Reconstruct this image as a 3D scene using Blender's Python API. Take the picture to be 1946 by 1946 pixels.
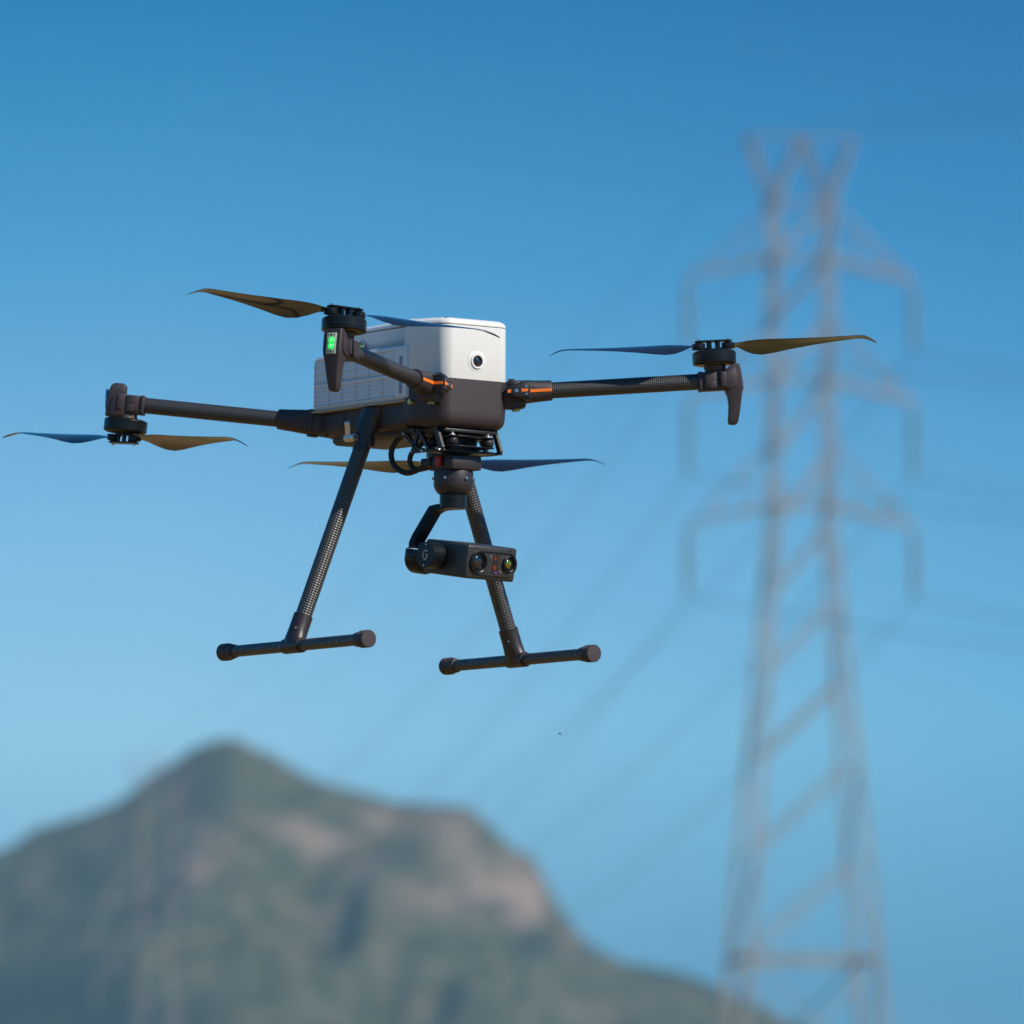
import bpy, bmesh, math, random
from mathutils import Vector, Matrix, Euler, noise
import numpy as np
R = math.radians
random.seed(7)
for o in list(bpy.data.objects): bpy.data.objects.remove(o)
scene = bpy.context.scene
col = scene.collection

# ------------------------------------------------------------------ camera
EYE = Vector((0, 0, 1.6)); PITCH = R(6.0); FPX = 16800.0; HALF = 973.0
cam_d = bpy.data.cameras.new('camera'); cam = bpy.data.objects.new('camera', cam_d); col.objects.link(cam)
cam.location = EYE; cam.rotation_euler = (R(90) + PITCH, 0, 0)
cam_d.sensor_width = 24; cam_d.lens = 24 * FPX / 1946
cam_d.clip_start = 0.5; cam_d.clip_end = 20000
cam_d.dof.use_dof = True; cam_d.dof.focus_distance = 13.95; cam_d.dof.aperture_fstop = 5.3; cam_d.dof.aperture_blades = 0
scene.camera = cam
FW = Vector((0, math.cos(PITCH), math.sin(PITCH))); UP = Vector((0, -math.sin(PITCH), math.cos(PITCH)))
def at(px, py, Y):                       # layout helper: where the sight line through a photo pixel meets the plane y = Y
    d = FW + Vector((1, 0, 0)) * ((px - HALF) / FPX) - UP * ((py - HALF) / FPX)
    return EYE + d * (Y / d.y)

# ------------------------------------------------------------------ light
SUN_AZ, SUN_EL = R(58), R(40)            # azimuth from "towards the camera" turning to the right
sd = Vector((math.sin(SUN_AZ) * math.cos(SUN_EL), -math.cos(SUN_AZ) * math.cos(SUN_EL), math.sin(SUN_EL)))
sun_d = bpy.data.lights.new('sun', 'SUN'); sun = bpy.data.objects.new('sun', sun_d); col.objects.link(sun)
sun_d.energy = 4.8; sun_d.angle = R(0.53); sun_d.color = (1.0, 0.93, 0.82)
sun.rotation_euler = sd.to_track_quat('Z', 'Y').to_euler(); sun.location = (30, -10, 30)
world = bpy.data.worlds.new('World'); scene.world = world; world.use_nodes = True
wn = world.node_tree; wn.nodes.clear()
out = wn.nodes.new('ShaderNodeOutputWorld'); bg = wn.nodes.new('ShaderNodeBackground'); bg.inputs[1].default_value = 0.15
sky = wn.nodes.new('ShaderNodeTexSky'); sky.sky_type = 'NISHITA'; sky.sun_disc = False
sky.sun_elevation = SUN_EL; sky.sun_rotation = math.atan2(sd.x, sd.y); sky.altitude = 800
sky.air_density = 1.0; sky.dust_density = 0.1; sky.ozone_density = 3.0
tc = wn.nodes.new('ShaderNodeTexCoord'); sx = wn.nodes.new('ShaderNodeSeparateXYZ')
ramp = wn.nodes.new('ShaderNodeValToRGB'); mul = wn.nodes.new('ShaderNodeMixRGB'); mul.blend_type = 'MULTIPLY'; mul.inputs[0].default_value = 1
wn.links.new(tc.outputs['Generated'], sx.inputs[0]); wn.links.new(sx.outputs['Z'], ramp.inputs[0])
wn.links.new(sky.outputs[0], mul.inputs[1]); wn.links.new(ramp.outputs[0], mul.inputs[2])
rampx = wn.nodes.new('ShaderNodeValToRGB'); mp_ = wn.nodes.new('ShaderNodeMath'); mp_.operation = 'ADD'; mp_.inputs[1].default_value = .5
rampx.color_ramp.elements[0].position = .46; rampx.color_ramp.elements[0].color = (1, 1, 1, 1)      # sky colour dimmed towards the right, standing in for lens vignetting
rampx.color_ramp.elements[1].position = .57; rampx.color_ramp.elements[1].color = (.42, .78, .90, 1)
mulx = wn.nodes.new('ShaderNodeMixRGB'); mulx.blend_type = 'MULTIPLY'; mulx.inputs[0].default_value = 1
wn.links.new(sx.outputs['X'], mp_.inputs[0]); wn.links.new(mp_.outputs[0], rampx.inputs[0])
wn.links.new(mul.outputs[0], mulx.inputs[1]); wn.links.new(rampx.outputs[0], mulx.inputs[2])
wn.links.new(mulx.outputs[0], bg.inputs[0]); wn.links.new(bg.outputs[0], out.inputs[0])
SKY_RAMP = [(0.0, (.24, .42, .60)), (0.050, (.17, .365, .565)), (0.080, (.50, .69, .80)), (0.103, (.39, .63, .765)), (0.133, (.13, .48, .665)), (0.165, (.0, .315, .51)), (0.30, (.02, .56, .78)), (0.6, (.13, .62, .84))]  # sky tint by height; brightened above the view as added fill light
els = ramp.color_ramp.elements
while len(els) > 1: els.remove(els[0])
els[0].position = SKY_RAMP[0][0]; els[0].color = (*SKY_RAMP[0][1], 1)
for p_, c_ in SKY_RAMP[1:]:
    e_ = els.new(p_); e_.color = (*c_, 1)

scene.view_settings.view_transform = 'Standard'; scene.view_settings.look = 'None'
scene.view_settings.exposure = 0.0; scene.view_settings.gamma = 1; scene.view_settings.use_curve_mapping = False
scene.render.engine = 'CYCLES'
cy = scene.cycles
cy.max_bounces = 6; cy.diffuse_bounces = 3; cy.glossy_bounces = 3; cy.volume_bounces = 1; cy.transparent_max_bounces = 6
cy.use_adaptive_sampling = True; cy.adaptive_threshold = 0.005
cy.sample_clamp_indirect = 6
try:
    cy.use_denoising = True; cy.denoiser = 'OPENIMAGEDENOISE'
except Exception: pass

# ------------------------------------------------------------------ materials
def nodes(name):
    m = bpy.data.materials.new(name); m.use_nodes = True
    nt = m.node_tree; b = nt.nodes['Principled BSDF']
    return m, nt, b
def mat(name, c, rough=0.5, metal=0.0, var=0.0, vscale=400, bump=0.0, bscale=900, coat=0, spec=0.5, emis=None, estr=0, aniso=None):
    m, nt, b = nodes(name)
    b.inputs['Roughness'].default_value = rough; b.inputs['Metallic'].default_value = metal
    b.inputs['Specular IOR Level'].default_value = spec
    b.inputs['Coat Weight'].default_value = coat; b.inputs['Coat Roughness'].default_value = 0.08
    tcn = nt.nodes.new('ShaderNodeTexCoord')
    nz = nt.nodes.new('ShaderNodeTexNoise'); nz.inputs['Scale'].default_value = vscale; nz.inputs['Detail'].default_value = 3
    nt.links.new(tcn.outputs['Object'], nz.inputs['Vector'])
    rp = nt.nodes.new('ShaderNodeValToRGB')
    rp.color_ramp.elements[0].position = 0.3; rp.color_ramp.elements[1].position = 0.7
    rp.color_ramp.elements[0].color = (*[x * (1 - var) for x in c], 1); rp.color_ramp.elements[1].color = (*[min(1, x * (1 + var)) for x in c], 1)
    nt.links.new(nz.outputs['Fac'], rp.inputs[0]); nt.links.new(rp.outputs[0], b.inputs['Base Color'])
    if bump:
        n2 = nt.nodes.new('ShaderNodeTexNoise'); n2.inputs['Scale'].default_value = bscale; n2.inputs['Detail'].default_value = 2
        nt.links.new(tcn.outputs['Object'], n2.inputs['Vector'])
        bp = nt.nodes.new('ShaderNodeBump'); bp.inputs['Strength'].default_value = bump; bp.inputs['Distance'].default_value = 0.0006
        nt.links.new(n2.outputs['Fac'], bp.inputs['Height']); nt.links.new(bp.outputs[0], b.inputs['Normal'])
    if emis:
        b.inputs['Emission Color'].default_value = (*emis, 1); b.inputs['Emission Strength'].default_value = estr
    return m
NYLON = mat('dark sintered nylon', (.036, .024, .028), .48, var=.35, vscale=500, bump=.8, bscale=950, spec=.6)
NYLON2 = mat('dark smooth nylon', (.025, .018, .020), .42, var=.15, vscale=500, bump=.3, bscale=800, spec=.6)
WHITE = mat('white printed plastic', (.76, .755, .73), .36, var=.012, vscale=60, bump=.12, bscale=300)
BATT = mat('light grey battery plastic', (.74, .76, .79), .42, var=.02, vscale=120)
BATT2 = mat('grey printed label', (.30, .32, .36), .5, var=.02)
BLACKAN = mat('black anodised aluminium', (.016, .019, .022), .32, metal=.55, var=.1, vscale=300)
BLACKPL = mat('black plastic', (.012, .012, .013), .4, var=.1)
RUBBER = mat('black rubber', (.02, .018, .018), .5, var=.1, spec=.4)
SILVER = mat('polished steel', (.62, .60, .58), .25, metal=1.0, var=.05)
ALU = mat('bare aluminium', (.72, .70, .68), .38, metal=.8, var=.05)
BRASS = mat('brass', (.55, .40, .16), .35, metal=1.0, var=.05)
ORANGE = mat('orange paint', (.95, .20, .015), .5, var=.03)
RED = mat('red anodised plug', (.45, .01, .012), .35, var=.05)
GLASS = mat('dark lens glass', (.006, .006, .012), .06, var=.0, coat=1.0, spec=.9)
AMBER = mat('amber infrared lens', (.42, .38, .10), .08, metal=.9, var=.35, vscale=90)
PURPLE = mat('violet coated window', (.30, .10, .55), .1, metal=.6)
COPPER = mat('copper red window', (.35, .07, .05), .2, metal=.6)
PALEBEZEL = mat('pale translucent bezel', (.45, .58, .42), .4, var=.05)
BLUEREFL = mat('lamp cover with painted blue reflection', (.10, .22, .55), .12, var=.1, coat=.6)  # blue reflection put into the clear cover's base colour
GREEN = mat('green led', (.02, .6, .08), .3, emis=(.01, 1.0, .10), estr=.85)
GREENHOT = mat('green led core', (.3, .8, .4), .3, emis=(.45, 1.0, .55), estr=1.1)
LABELW = mat('pale label', (.55, .55, .50), .5, var=.1, vscale=500)
BLADE = mat('glossy black blade', (.012, .010, .009), .09, var=.05, vscale=40, coat=.9, spec=.6)

def carbon(name, scale, c1, c2, rot=45, r0=.5, r1=.32, hgt=.0006):
    m, nt, b = nodes(name)
    uv = nt.nodes.new('ShaderNodeUVMap'); uv.uv_map = 'UVMap'
    mp = nt.nodes.new('ShaderNodeMapping'); mp.inputs['Rotation'].default_value = (0, 0, R(rot)); mp.inputs['Scale'].default_value = (scale, scale, scale)
    ck = nt.nodes.new('ShaderNodeTexChecker'); ck.inputs['Scale'].default_value = 1.0
    ck.inputs['Color1'].default_value = (c1, c1 * .98, c1 * .95, 1); ck.inputs['Color2'].default_value = (c2, c2, c2 * 1.05, 1)
    mp.inputs['Location'].default_value = (0, 0, .5); nt.links.new(uv.outputs[0], mp.inputs[0]); nt.links.new(mp.outputs[0], ck.inputs['Vector'])
    nt.links.new(ck.outputs['Color'], b.inputs['Base Color'])
    mr = nt.nodes.new('ShaderNodeMapRange'); mr.inputs['To Min'].default_value = r0; mr.inputs['To Max'].default_value = r1
    nt.links.new(ck.outputs['Fac'], mr.inputs[0]); nt.links.new(mr.outputs[0], b.inputs['Roughness'])
    b.inputs['Specular IOR Level'].default_value = .7; b.inputs['Metallic'].default_value = .35
    sp = nt.nodes.new('ShaderNodeSeparateXYZ'); nt.links.new(mp.outputs[0], sp.inputs[0]); sn = []
    for ax in ('X', 'Y'):                                              # every tow stands up as a small cushion that glints in the sun
        k = nt.nodes.new('ShaderNodeMath'); k.operation = 'MULTIPLY'; k.inputs[1].default_value = math.pi; nt.links.new(sp.outputs[ax], k.inputs[0])
        q = nt.nodes.new('ShaderNodeMath'); q.operation = 'SINE'; nt.links.new(k.outputs[0], q.inputs[0]); sn.append(q)
    pr = nt.nodes.new('ShaderNodeMath'); pr.operation = 'MULTIPLY'; nt.links.new(sn[0].outputs[0], pr.inputs[0]); nt.links.new(sn[1].outputs[0], pr.inputs[1])
    bp = nt.nodes.new('ShaderNodeBump'); bp.inputs['Strength'].default_value = 1; bp.inputs['Distance'].default_value = hgt
    nt.links.new(pr.outputs[0], bp.inputs['Height']); nt.links.new(bp.outputs[0], b.inputs['Normal'])
    return m
CARBON = carbon('bold carbon fibre weave', 345, .095, .030, r0=.42, r1=.30, hgt=.00042)
CARBON_ARM = carbon('fine carbon fibre weave', 460, .062, .034, r0=.36, r1=.30, hgt=.00028)
CARBON_SKID = carbon('diagonal carbon fibre twill', 260, .085, .020, rot=28, r0=.36, r1=.28, hgt=.0005)
CAMBODY = mat('satin black camera casing', (.035, .033, .034), .38, var=.1, vscale=300, bump=.1, spec=.5)

# ------------------------------------------------------------------ mesh helpers
def finish(bm, name, m, parent=None, mw=None, sharp=32, kind=None):
    bmesh.ops.recalc_face_normals(bm, faces=bm.faces)
    for f in bm.faces: f.smooth = True
    for e in bm.edges:
        if len(e.link_faces) == 2 and e.calc_face_angle(0) > R(sharp): e.smooth = False
    me = bpy.data.meshes.new(name); bm.to_mesh(me); bm.free()
    for mm in (m if isinstance(m, (list, tuple)) else [m]): me.materials.append(mm)
    o = bpy.data.objects.new(name, me); col.objects.link(o)
    if parent: o.parent = parent
    if mw is not None: o.matrix_local = mw
    if kind: o['kind'] = kind
    return o
def tag(o, label, cat, group=None):
    o['label'] = label; o['category'] = cat
    if group: o['group'] = group
    return o
def new(): return bmesh.new()
def merge(bm, t, M=None, mi=0):
    if M is not None: bmesh.ops.transform(t, matrix=M, verts=t.verts)
    if mi:
        for f in t.faces: f.material_index = mi
    me = bpy.data.meshes.new('tmp'); t.to_mesh(me); t.free(); bm.from_mesh(me); bpy.data.meshes.remove(me)
def box(bm, lo, hi, bev=0.0, M=None, seg=2, mi=0):
    t = new(); bmesh.ops.create_cube(t, size=1)
    lo = Vector(lo); hi = Vector(hi); c = (lo + hi) / 2; s = hi - lo
    for v in t.verts: v.co = Vector((v.co.x * s.x, v.co.y * s.y, v.co.z * s.z)) + c
    if bev: bmesh.ops.bevel(t, geom=list(t.edges), offset=min(bev, .45 * min(abs(s.x), abs(s.y), abs(s.z))), segments=seg, affect='EDGES', profile=.5)
    merge(bm, t, M, mi)
def prism(bm, pts, axis, t0, t1, bev=0.0, M=None, seg=2, mi=0):
    """pts: 2-D outline in the plane across `axis` ('x': (y,z), 'y': (x,z), 'z': (x,y))"""
    t = new()
    def V(p, k):
        return {'x': (k, p[0], p[1]), 'y': (p[0], k, p[1]), 'z': (p[0], p[1], k)}[axis]
    a = [t.verts.new(V(p, t0)) for p in pts]; b = [t.verts.new(V(p, t1)) for p in pts]
    n = len(pts)
    t.faces.new(a); t.faces.new(b)
    for i in range(n): t.faces.new((a[i], a[(i + 1) % n], b[(i + 1) % n], b[i]))
    bmesh.ops.recalc_face_normals(t, faces=t.faces)
    if bev: bmesh.ops.bevel(t, geom=list(t.edges), offset=bev, segments=seg, affect='EDGES', profile=.5)
    merge(bm, t, M, mi)
def loft(bm, rings, cap0=True, cap1=True, M=None, mi=0):
    t = new(); vs = [[t.verts.new(p) for p in r] for r in rings]
    n = len(vs[0])
    for a, b in zip(vs, vs[1:]):
        for i in range(n): t.faces.new((a[i], a[(i + 1) % n], b[(i + 1) % n], b[i]))
    if cap0: t.faces.new(vs[0])
    if cap1: t.faces.new(vs[-1])
    merge(bm, t, M, mi)
def frame(d):
    d = Vector(d).normalized()
    a = Vector((0, 0, 1)) if abs(d.z) < .9 else Vector((1, 0, 0))
    x = d.cross(a).normalized(); y = d.cross(x).normalized()
    return d, x, y
def cyl(bm, p0, p1, r0, r1=None, n=28, mi=0, M=None, bev=0.0):
    r1 = r0 if r1 is None else r1
    p0 = Vector(p0); p1 = Vector(p1); d, x, y = frame(p1 - p0)
    prof = [(p0, r0), (p1, r1)]
    if bev: prof = [(p0, r0 - bev), (p0 + d * bev, r0), (p1 - d * bev, r1), (p1, r1 - bev)]
    loft(bm, [[p + (x * math.cos(2 * math.pi * i / n) + y * math.sin(2 * math.pi * i / n)) * r for i in range(n)] for p, r in prof], M=M, mi=mi)
def tube_uv(bm, p0, p1, r, n=48):
    """a straight tube with metric UVs for the weave"""
    uvl = bm.loops.layers.uv.new('UVMap')
    p0 = Vector(p0); p1 = Vector(p1); d, x, y = frame(p1 - p0); L = (p1 - p0).length
    A = []; B = []
    for i in range(n):
        o = (x * math.cos(2 * math.pi * i / n) + y * math.sin(2 * math.pi * i / n)) * r
        A.append(bm.verts.new(p0 + o)); B.append(bm.verts.new(p1 + o))
    K = 1 / 294 * math.sqrt(2) ; circ = round(2 * math.pi * r / K) * K
    for i in range(n):
        j = (i + 1) % n
        f = bm.faces.new((A[i], A[j], B[j], B[i]))
        u0 = circ * i / n; u1 = circ * (i + 1) / n
        for l, uv in zip(f.loops, ((u0, 0), (u1, 0), (u1, L), (u0, L))): l[uvl].uv = uv
    bm.faces.new(A); bm.faces.new(B)
def lathe(bm, prof, n=40, M=None, mi=0, c=(0, 0)):
    """prof: (radius, z) pairs"""
    loft(bm, [[Vector((c[0] + r * math.cos(2 * math.pi * i / n), c[1] + r * math.sin(2 * math.pi * i / n), z)) for i in range(n)] for r, z in prof], M=M, mi=mi)
def path(bm, pts, r, n=12, sub=6, mi=0):
    """a smooth round cable through pts"""
    P = [Vector(p) for p in pts]; Q = []
    for i in range(len(P) - 1):
        p0 = P[max(i - 1, 0)]; p1 = P[i]; p2 = P[i + 1]; p3 = P[min(i + 2, len(P) - 1)]
        for k in range(sub):
            t = k / sub
            Q.append(.5 * ((2 * p1) + (p2 - p0) * t + (2 * p0 - 5 * p1 + 4 * p2 - p3) * t * t + (3 * p1 - p0 - 3 * p2 + p3) * t ** 3))
    Q.append(P[-1])
    ref = Vector((0.3, 1, 0.1)).normalized(); rings = []
    for i, q in enumerate(Q):
        d = (Q[min(i + 1, len(Q) - 1)] - Q[max(i - 1, 0)]).normalized()
        x = d.cross(ref).normalized(); y = d.cross(x).normalized()
        rings.append([q + (x * math.cos(2 * math.pi * k / n) + y * math.sin(2 * math.pi * k / n)) * r for k in range(n)])
    loft(bm, rings, mi=mi)
def offset(poly, d):
    """inset a convex outline (counter-clockwise) by d"""
    n = len(poly); out_ = []
    for i in range(n):
        p = Vector(poly[i]); a = Vector(poly[i - 1]); b = Vector(poly[(i + 1) % n])
        e1 = (p - a).normalized(); e2 = (b - p).normalized()
        n1 = Vector((-e1.y, e1.x)); n2 = Vector((-e2.y, e2.x))
        m_ = (n1 + n2); m_ = m_ / max(m_.dot(n1), .3) if m_.length > 1e-6 else n1
        out_.append((p.x + m_.x * d, p.y + m_.y * d))
    return out_
def round_poly(pts, rad, seg=5):
    """round the corners of a CCW outline"""
    n = len(pts); res = []
    rr = rad if isinstance(rad, (list, tuple)) else [rad] * n
    for i in range(n):
        p = Vector(pts[i]); a = Vector(pts[i - 1]); b = Vector(pts[(i + 1) % n])
        d1 = (a - p); d2 = (b - p); r = rr[i]
        k = min(r, .49 * d1.length, .49 * d2.length)
        if k < 1e-6: res.append((p.x, p.y)); continue
        s = p + d1.normalized() * k; e = p + d2.normalized() * k
        for j in range(seg + 1):
            t = j / seg
            q = s * (1 - t) ** 2 + p * 2 * t * (1 - t) + e * t * t
            res.append((q.x, q.y))
    return res
def shell(bm, outline, rings, M=None, mi=0):
    """stack of inset outlines: rings = (z, inset)"""
    loft(bm, [[Vector((x, y, z)) for x, y in offset(outline, d)] for z, d in rings], M=M, mi=mi)
def screw(bm, p, d, r=.0018, h=.0015, mi=0):
    p = Vector(p); d = Vector(d).normalized()
    cyl(bm, p, p + d * h, r, r * .85, n=12, mi=mi)

# ================================================================== SETTING
# ground ----------------------------------------------------------
def ground_mat():
    m, nt, b = nodes('dry field'); b.inputs['Roughness'].default_value = .95
    tcn = nt.nodes.new('ShaderNodeTexCoord')
    n1 = nt.nodes.new('ShaderNodeTexNoise'); n1.inputs['Scale'].default_value = .16; n1.inputs['Detail'].default_value = 6
    n2 = nt.nodes.new('ShaderNodeTexNoise'); n2.inputs['Scale'].default_value = 1.4; n2.inputs['Detail'].default_value = 6
    rp = nt.nodes.new('ShaderNodeValToRGB')
    e = rp.color_ramp.elements; e[0].position = .42; e[0].color = (.32, .18, .065, 1); e[1].position = .58; e[1].color = (.15, .125, .03, 1)
    mx = nt.nodes.new('ShaderNodeMixRGB'); mx.blend_type = 'OVERLAY'; mx.inputs[0].default_value = .5
    nt.links.new(tcn.outputs['Object'], n1.inputs['Vector']); nt.links.new(tcn.outputs['Object'], n2.inputs['Vector'])
    nt.links.new(n1.outputs['Fac'], rp.inputs[0]); nt.links.new(rp.outputs[0], mx.inputs[1]); nt.links.new(n2.outputs['Fac'], mx.inputs[2])
    nt.links.new(mx.outputs[0], b.inputs['Base Color'])
    return m
bm = new(); G = 5200.0
N = 26
gv = [[bm.verts.new((-G + 2 * G * i / N, -G + 2 * G * j / N, 0)) for j in range(N + 1)] for i in range(N + 1)]
for i in range(N):
    for j in range(N): bm.faces.new((gv[i][j], gv[i + 1][j], gv[i + 1][j + 1], gv[i][j + 1]))
finish(bm, 'ground', ground_mat(), kind='structure')

# mountain --------------------------------------------------------
CREST = [(-1500, 1980), (-900, 1850), (-400, 1745), (-150, 1680), (0, 1612), (60, 1583), (140, 1553), (200, 1530), (260, 1492), (300, 1465), (360, 1428), (410, 1406), (440, 1402), (475, 1412), (540, 1448),
         (620, 1490), (700, 1507), (780, 1520), (860, 1530), (902, 1541), (920, 1562), (945, 1585), (978, 1612), (1014, 1626), (1030, 1662), (1056, 1710), (1085, 1759),
         (1121, 1792), (1180, 1817), (1260, 1842), (1340, 1868), (1400, 1890), (1460, 1920), (1520, 1950), (1650, 2020), (2000, 2200), (2600, 2450), (3400, 2700)]
YM = 2500.0
cpts = [at(px, py, YM) for px, py in CREST]
cxs = np.array([p.x for p in cpts]); czs = np.array([p.z for p in cpts])
ROCK = [(1000, 1700, 40, 60, 1.0), (960, 1650, 30, 30, .8), (880, 1620, 50, 45, .8), (905, 1700, 55, 30, .8), (800, 1710, 50, 30, .6), (560, 1575, 35, 25, .8), (610, 1610, 40, 25, .9),
        (680, 1635, 45, 25, .9), (400, 1610, 35, 35, .7), (350, 1655, 40, 25, 1.0), (720, 1555, 60, 25, .5), (180, 1725, 30, 25, .4), (850, 1560, 50, 20, .6), (600, 1740, 60, 25, .35), (330, 1500, 30, 30, .45),
        (1150, 1920, 60, 20, .4), (70, 1680, 30, 30, .35), (1080, 1790, 20, 25, .6)]
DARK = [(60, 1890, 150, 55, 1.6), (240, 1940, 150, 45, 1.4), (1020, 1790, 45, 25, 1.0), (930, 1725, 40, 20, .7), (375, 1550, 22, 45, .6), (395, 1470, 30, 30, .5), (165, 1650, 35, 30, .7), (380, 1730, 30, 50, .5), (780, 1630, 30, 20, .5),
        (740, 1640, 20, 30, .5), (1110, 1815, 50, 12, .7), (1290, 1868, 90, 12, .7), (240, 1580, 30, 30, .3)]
def fbm(x, y, z, o=5):
    return noise.fractal(Vector((x, y, z)), 1.0, 2.1, o)
bm = new()
NX, NY = 330, 170
x0, x1 = cxs[0] + 5, cxs[-1] - 5
attr = []; grid = []
for j in range(NY + 1):
    t = j / NY
    y = 1750 + 1400 * t
    row = []
    for i in range(NX + 1):
        x = x0 + (x1 - x0) * i / NX
        base = float(np.interp(x, cxs, czs))
        dy = (y - YM)
        # the ridge runs across the view and comes down towards the camera
        f = max(0.0, 1 - abs(dy) / (700 if dy < 0 else 620)) ** 1.15
        f = f * (1 - .0)
        rel = 1 - f
        gully = abs(noise.noise(Vector((x * .012, y * .004, 3.1)))) * .22 + abs(noise.noise(Vector((x * .03, y * .009, 7.7)))) * .13 + abs(noise.noise(Vector((x * .075, y * .03, 2.2)))) * .06
        h = base * f * (1 - gully * min(1, rel * 5.0) * 1.1) + fbm(x * .02, y * .02, 1.0) * 6.0 * min(1, rel * 4) * f + noise.noise(Vector((x * .05, y * .02, 9))) * 2.2 * f + noise.noise(Vector((x * .13, y * .05, 4))) * 1.2 * f
        if f <= 0: h = -2
        row.append(bm.verts.new((x, y, h)))
        # where it shows in the view, in world terms: position across and height over the crest plane
        d = Vector((x, y, h)) - EYE
        k = FPX / d.dot(FW); px = HALF + d.x * k; py = HALF - d.dot(UP) * k
        n_ = fbm(x * .06, y * .04, h * .06) * .9
        rk = sum(a * math.exp(-((px - cx_) / sx_) ** 2 - ((py - cy_) / sy_) ** 2) for cx_, cy_, sx_, sy_, a in ROCK)
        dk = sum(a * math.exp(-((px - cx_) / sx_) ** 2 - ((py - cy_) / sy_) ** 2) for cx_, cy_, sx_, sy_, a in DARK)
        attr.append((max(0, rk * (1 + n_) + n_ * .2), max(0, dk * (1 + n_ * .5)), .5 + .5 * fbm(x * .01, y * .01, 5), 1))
    grid.append(row)
for j in range(NY):
    for i in range(NX): bm.faces.new((grid[j][i], grid[j][i + 1], grid[j + 1][i + 1], grid[j + 1][i]))
def mountain_mat():
    m, nt, b = nodes('rocky scrub mountainside'); b.inputs['Roughness'].default_value = 1.0; b.inputs['Specular IOR Level'].default_value = .1
    at_ = nt.nodes.new('ShaderNodeAttribute'); at_.attribute_name = 'cover'
    sp = nt.nodes.new('ShaderNodeSeparateColor'); nt.links.new(at_.outputs['Color'], sp.inputs[0])
    tcn = nt.nodes.new('ShaderNodeTexCoord')
    nz = nt.nodes.new('ShaderNodeTexNoise'); nz.inputs['Scale'].default_value = .085; nz.inputs['Detail'].default_value = 8; nz.inputs['Roughness'].default_value = .7
    nt.links.new(tcn.outputs['Object'], nz.inputs['Vector'])
    rp = nt.nodes.new('ShaderNodeValToRGB'); e = rp.color_ramp.elements
    e[0].position = .42; e[0].color = (.028, .040, .018, 1); e[1].position = .60; e[1].color = (.108, .094, .056, 1)
    nt.links.new(nz.outputs['Fac'], rp.inputs[0])
    m1 = nt.nodes.new('ShaderNodeMixRGB'); m1.inputs[2].default_value = (.27, .185, .145, 1)
    nt.links.new(sp.outputs[0], m1.inputs[0]); nt.links.new(rp.outputs[0], m1.inputs[1])
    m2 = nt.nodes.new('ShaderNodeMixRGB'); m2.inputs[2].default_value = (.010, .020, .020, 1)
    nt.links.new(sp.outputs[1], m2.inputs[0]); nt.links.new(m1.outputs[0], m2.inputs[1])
    nt.links.new(m2.outputs[0], b.inputs['Base Color'])
    return m
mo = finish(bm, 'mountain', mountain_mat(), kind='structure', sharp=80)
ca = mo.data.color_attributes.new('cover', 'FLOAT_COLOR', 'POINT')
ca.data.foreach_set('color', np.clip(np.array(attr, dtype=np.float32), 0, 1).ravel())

# haze ------------------------------------------------------------
bm = new(); box(bm, (-5400, -5400, -3.0), (5400, 5400, float(czs.max()) + 14))
hm = bpy.data.materials.new('pale haze'); hm.use_nodes = True; hn = hm.node_tree; hn.nodes.clear()
ho = hn.nodes.new('ShaderNodeOutputMaterial'); hv = hn.nodes.new('ShaderNodeVolumePrincipled')
hv.inputs['Color'].default_value = (.38, .72, .92, 1); hv.inputs['Density'].default_value = 0.00013; hv.inputs['Anisotropy'].default_value = 0.0
hn.links.new(hv.outputs[0], ho.inputs['Volume'])
hz = finish(bm, 'haze', hm, kind='stuff')
hz['label'] = 'thin blue air haze in front of the mountain'; hz['category'] = 'haze'
hz.display_type = 'WIRE'

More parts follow.
